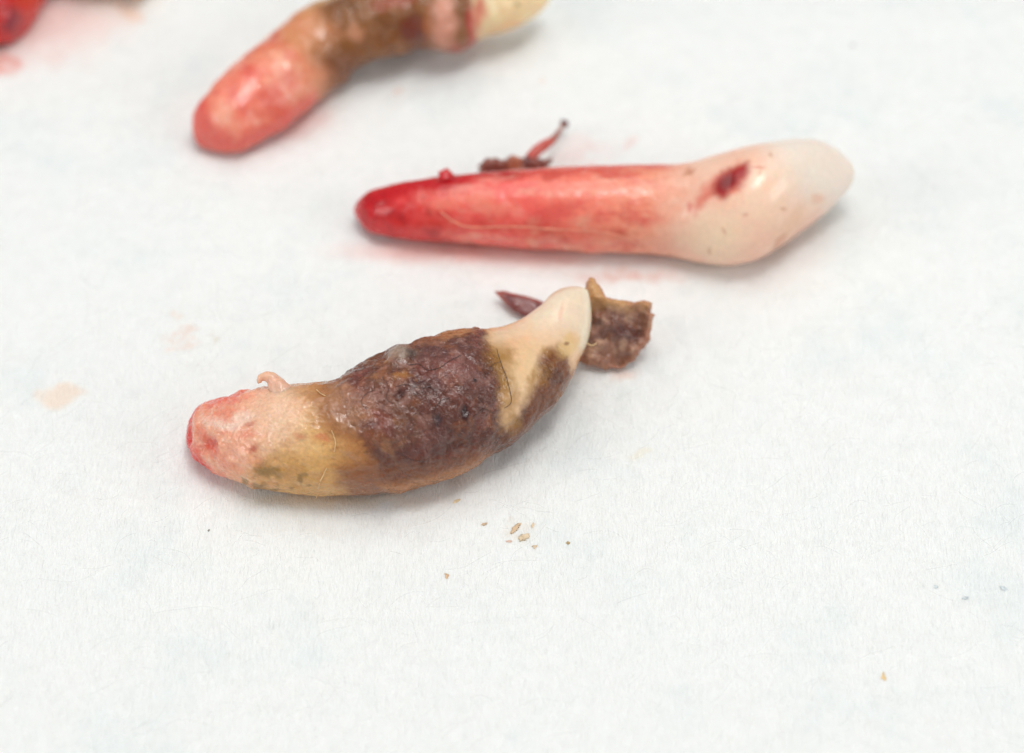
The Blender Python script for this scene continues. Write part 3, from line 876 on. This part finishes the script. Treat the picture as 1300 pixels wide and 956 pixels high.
# ------------------------------------------------------------------ torn scraps of tissue
def scrap(name, poly, ybase, slope, thick, relief, paint, parent, mat, step=1.1, zbase=0.01, rag=4.5):
    """crumpled sheet of tissue with an uneven outline: two skins joined at the rim; leans up from the sheet by slope"""
    poly = np.asarray(poly, float)
    x0, y0 = poly.min(0) - 2; x1, y1 = poly.max(0) + 2
    gx = np.arange(x0, x1 + step, step); gy = np.arange(y0, y1 + step, step)
    X, Y = np.meshgrid(gx, gy, indexing='ij')
    q = np.stack([X * 0.0035, Y * 0.0035, X * 0], -1)
    Xw = X + rag * fbm(q, 16, 4, .6, 5); Yw = Y + rag * fbm(q, 16, 4, .6, 15)
    sd = poly_sd(Xw, Yw, poly)
    # cells with at least one corner inside; pull outside corners in by collapsing thickness there
    ins = sd < 0
    gxx, gyy = np.gradient(sd, step)
    gl = np.sqrt(gxx ** 2 + gyy ** 2) + 1e-6
    mv = np.clip(sd, 0, 2.2 * step)
    cell = ins[:-1, :-1] | ins[1:, :-1] | ins[1:, 1:] | ins[:-1, 1:]
    X = X - mv * gxx / gl; Y = Y - mv * gyy / gl
    e = np.clip(-sd / 9.0, 0, 1)
    z0 = zbase + np.clip(ybase - Y, 0, None) * slope
    base = at(X, Y, z0)
    r = relief(X, Y, q, sd)
    prof = np.sqrt(1 - (1 - e) ** 2)
    nrm = cam_u * 0.25 - cam_d * 0.97
    top = base + nrm * (prof * thick + r * e)[..., None]
    bot = base - nrm * (prof * thick * 0.55)[..., None] + nrm * (r * e * 0.6)[..., None]
    bot[..., 2] = np.maximum(bot[..., 2], -0.01); top[..., 2] = np.maximum(top[..., 2], -0.005)
    nx, ny = X.shape
    idx = np.arange(nx * ny).reshape(nx, ny)
    Q = np.stack([idx[:-1, :-1], idx[1:, :-1], idx[1:, 1:], idx[:-1, 1:]], -1)[cell]
    Qb = Q[:, ::-1] + nx * ny
    F = np.vstack([Q, Qb])
    # rim walls
    edges = {}
    for a, b, c, d in Q.tolist():
        for u, v in ((a, b), (b, c), (c, d), (d, a)):
            edges[(u, v)] = edges.get((u, v), 0) + 1
    rim = [(v, u, u + nx * ny, v + nx * ny) for (u, v) in edges if (v, u) not in edges]
    F = np.vstack([F, np.array(rim)])
    V = np.vstack([top.reshape(-1, 3), bot.reshape(-1, 3)])
    C = paint(X, Y, q, sd, r).reshape(-1, 3)
    C = np.vstack([C, C])
    used = np.unique(F); mp = np.full(len(V), -1); mp[used] = np.arange(len(used))
    return mesh_from(name, V[used], mp[F], mat, parent, C[used])


def mixc(c, m, col):
    return c * (1 - m[..., None]) + srgb(col) * m[..., None]


def crown_scrap():
    o = empty('tissue_scrap', tuple(at(785, 462)))
    tag(o, 'torn brown tissue scrap with pointed sliver, behind the stained tooth tip', 'tissue scrap')
    poly = [(740, 372), (742, 358), (749, 351), (756, 354), (762, 366), (770, 377), (785, 382), (805, 385), (820, 384), (826, 384), (827, 396),
            (832, 400), (829, 416), (824, 434), (814, 447), (804, 458), (790, 468), (768, 470), (746, 464), (728, 456), (722, 430), (726, 400)]

    def relief(X, Y, q, sd):
        cup = sstep(-26, -6, sd)
        return 0.012 * cup + 0.09 * fbm(q, 5, 4, .5, 40) + 0.03 * (ridged(q, 5, 3, 2.2) - .5) - 0.02

    def paint(X, Y, q, sd, r):
        c = np.ones(X.shape + (3,)) * srgb((150, 104, 84))
        c = mixc(c, 0.7 * sstep(0.0, 0.5, fbm(q, 9, 4, .6, 3)), (104, 62, 54))
        c = mixc(c, 0.6 * sstep(0.1, 0.5, fbm(q, 12, 4, .6, 13)), (214, 172, 142))
        c = mixc(c, 0.85 * sstep(402, 386, Y + 6 * fbm(q, 10, 3)), (214, 164, 108))
        c = mixc(c, 0.6 * sstep(-9, -1, sd + 7 * fbm(q, 9, 4, .65)), (178, 116, 84))
        dx = (X - 795) / 24; dy = (Y - 424) / 13
        c = mixc(c, 0.85 * sstep(1.2, .4, np.sqrt(dx * dx + dy * dy) + .4 * fbm(q, 10, 3)), (86, 46, 42))
        c = mixc(c, 0.7 * sstep(1.2, .4, np.sqrt(((X - 758) / 10) ** 2 + ((Y - 412) / 6) ** 2)), (92, 54, 42))
        return c
    scrap('crumpled_flap', poly, 470, 0.0026, 0.032, relief, paint, o, M_SCRAP)
    sl = [(627, 370), (640, 370), (660, 374), (682, 380), (700, 388), (735, 400), (735, 425), (700, 412), (668, 404), (650, 394), (636, 380)]

    def paint2(X, Y, q, sd, r):
        c = np.ones(X.shape + (3,)) * srgb((128, 64, 60))
        c = mixc(c, 0.7 * sstep(0.0, 0.5, fbm(q, 10, 4, .6, 23)), (96, 46, 50))
        c = mixc(c, 0.6 * sstep(0.2, 0.5, fbm(q, 14, 4, .6, 33)), (168, 108, 96))
        return mixc(c, 0.6 * sstep(-7, -1, sd) * sstep(400, 375, Y), (196, 96, 82))
    scrap('pointed_sliver', sl, 415, 0.0012, 0.03, lambda X, Y, q, sd: 0.012 * fbm(q, 9, 3, .6, 8), paint2, o, M_SCRAP, rag=1.2)


def blood_scrap():
    o = empty('tissue_scrap', tuple(at(655, 214)))
    tag(o, 'dark red tissue shred with thin stalk, behind the bloody straight tooth', 'tissue scrap')
    poly = [(604, 232), (607, 212), (618, 206), (628, 201), (640, 203), (652, 199), (664, 203), (684, 201), (703, 203), (698, 212), (692, 220), (690, 232)]

    def paint(X, Y, q, sd, r):
        c = np.ones(X.shape + (3,)) * srgb((142, 82, 70))
        c = mixc(c, 0.8 * sstep(0.0, 0.4, fbm(q, 9, 3, .6, 3)), (88, 40, 50))
        c = mixc(c, 0.8 * sstep(14, 4, np.abs(X - 655) + 4 * fbm(q, 9, 3)), (196, 122, 92))
        return mixc(c, 0.6 * sstep(-5, 0, sd), (150, 84, 64))
    scrap('torn_shred', poly, 232, 0.0030, 0.06, lambda X, Y, q, sd: 0.04 * fbm(q, 9, 3, .6, 8), paint, o, M_SCRAP, zbase=0.03)
    pts = [at(672, 202, 0.10), at(682, 191, 0.11), at(692, 184, 0.12), at(701, 178, 0.12), at(709, 168, 0.10), at(714, 160, 0.07), at(718, 155, 0.05)]
    pp = spline(np.array(pts), 44)
    rr = np.interp(np.linspace(0, 1, 44), [0, .3, .55, .75, .85, .93, 1], [.028, .026, .018, .009, .014, .024, .006])
    V, F = tube(pp, rr, 12)
    V += 0.006 * fbm(V, 16, 3)[:, None]
    tt = np.repeat(np.linspace(0, 1, 44), 12)
    c = np.ones((len(V), 3)) * srgb((200, 84, 72))
    c = mixc(c, sstep(.35, .6, tt), (168, 106, 92)); c = mixc(c, sstep(.8, .9, tt), (92, 58, 60))
    mesh_from('thin_stalk', V, F, M_SCRAP, o, c)


crown_scrap()
blood_scrap()


# ------------------------------------------------------------------ crumbs and loose threads on the sheet
def crumb(px, py, w, h, rot, label, col, seed, name='tissue_crumb', tall=0.09):
    r = np.random.default_rng(seed)
    n, m = 26, 16
    k = px_scale()
    th = np.linspace(0, 2 * math.pi, n, endpoint=False); ph = np.linspace(-math.pi / 2, math.pi / 2, m)
    V = np.array([[math.cos(t) * math.cos(p), math.sin(t) * math.cos(p), math.sin(p)] for p in ph for t in th])
    f = np.clip(0.9 + 1.5 * fbm(V * 1.0, 1.5, 4, .65, seed * 3.7), 0.25, 1.9)[:, None]
    V = V * f * [w * k / 2, h * k / 2, min(w, h) * k * tall]
    ca, sa = math.cos(rot), math.sin(rot)
    V[:, :2] = V[:, :2] @ np.array([[ca, sa], [-sa, ca]])
    base = at(px, py)
    V += base + [0, 0, sheet_height(np.array([base[0]]), np.array([base[1]]))[0] + min(w, h) * k * tall * 0.3]
    F = []
    for i in range(m - 1):
        for j in range(n):
            j2 = (j + 1) % n
            F.append((i * n + j, i * n + j2, (i + 1) * n + j2, (i + 1) * n + j))
    c = np.ones((len(V), 3)) * srgb(np.asarray(col) * 0.62 + 0.38 * 244)
    c *= (1 + 0.25 * fbm(V, 30, 3))[:, None]
    o = mesh_from(name, V, F, M_FLAKE, None, np.clip(c, 0, 1))
    return tag(o, label, 'crumb', 'crumbs strewn on the sheet')


crumb(655, 668, 17, 7, 0.9, 'largest ochre crumb on the sheet below the stained tooth', (206, 158, 104), 1)
crumb(664, 681, 12, 9, 0.3, 'pale ragged ochre crumb just below the largest crumb', (222, 186, 134), 2)
crumb(677, 664, 9, 3, 1.1, 'thin ochre crumb to the right of the largest crumb', (224, 182, 128), 3)
crumb(679, 693, 7, 5, 0.9, 'lowest pale crumb of the cluster below the stained tooth', (228, 190, 140), 4)
crumb(646, 686, 8, 3, 0.2, 'pinkish thin crumb at the lower left of the crumb cluster', (232, 178, 148), 5)
crumb(614, 665, 9, 4, 0.3, 'small tan crumb left of the crumb cluster', (204, 158, 106), 6)
crumb(578, 636, 11, 5, 0.6, 'yellowish crumb in the shadow right under the stained tooth', (214, 180, 120), 7)
crumb(721, 687, 4, 4, 0.0, 'tiny dark yellow speck right of the crumb cluster', (168, 120, 44), 8)
crumb(567, 732, 4, 8, 0.1, 'tiny lone orange crumb well below the stained tooth', (206, 146, 84), 9)
crumb(1122, 858, 5, 9, 0.1, 'orange crumb at the lower right of the sheet', (226, 172, 84), 10)
crumb(265, 672, 3, 3, 0.0, 'tiny dark speck below the red end of the stained tooth', (86, 80, 64), 11)
crumb(1188, 744, 6, 4, 0.3, 'bluish grey lint speck at the right, leftmost of its three', (186, 200, 204), 12)
crumb(1226, 756, 6, 4, 0.2, 'bluish grey lint speck at the right, lowest of its three', (186, 200, 204), 13)
crumb(1276, 744, 10, 5, -0.6, 'bluish grey lint speck near the right edge', (186, 200, 204), 14)
crumb(1083, 54, 5, 4, 0, 'blurred dark speck above the white crown', (120, 112, 104), 15)


def fluff():
    """loose cotton fibres lifting off the sheet"""
    Nf, K, S = 2000, 8, 3
    c = np.stack([rng.uniform(-3.2, 3.2, Nf), rng.uniform(-2.6, 3.6, Nf)], -1)
    ang = rng.normal(0.75, 0.7, Nf) + np.where(rng.random(Nf) < 0.3, rng.uniform(0, 3.1, Nf), 0)
    ln = rng.gamma(2.5, 0.04, Nf) + 0.03
    bend = rng.normal(0, 1.0, Nf)
    u = np.linspace(-0.5, 0.5, K)
    a = ang[:, None] + bend[:, None] * u[None] + 0.15 * np.sin(u[None] * rng.uniform(4, 10, Nf)[:, None] + rng.uniform(0, 6, Nf)[:, None])
    dx = np.cos(a) * (ln / K)[:, None]; dy = np.sin(a) * (ln / K)[:, None]
    x = c[:, :1] + np.cumsum(dx, 1) - dx.sum(1)[:, None] / 2; y = c[:, 1:] + np.cumsum(dy, 1) - dy.sum(1)[:, None] / 2
    arch = np.abs(rng.normal(0, 0.004, Nf)) + np.where(rng.random(Nf) < 0.02, rng.uniform(0.01, 0.025, Nf), 0)
    z = sheet_height(x, y) - 0.0002 + arch[:, None] * (1 - (2 * u[None]) ** 2) * rng.uniform(0.4, 1, Nf)[:, None]
    P = np.stack([x, y, z], -1)
    r = rng.uniform(0.0004, 0.0009, Nf)
    th = np.array([0, 2.094, 4.189]) + 0.5
    perp = np.stack([-np.sin(a), np.cos(a), np.zeros_like(a)], -1)
    upv = np.array([0, 0, 1.0])
    V = P[:, :, None] + r[:, None, None, None] * (np.cos(th)[None, None, :, None] * perp[:, :, None] + np.sin(th)[None, None, :, None] * upv)
    V = V.reshape(-1, 3)
    idx = np.arange(Nf * K * S).reshape(Nf, K, S); nx = np.roll(idx, -1, 2)
    F = np.stack([idx[:, :-1], nx[:, :-1], nx[:, 1:], idx[:, 1:]], -1).reshape(-1, 4)
    o = mesh_from('cotton_fluff', V, F, M_FLUFF)
    tag(o, 'fine white cotton fibres lifting off the sheet', 'fibres', None, 'stuff')


fluff()
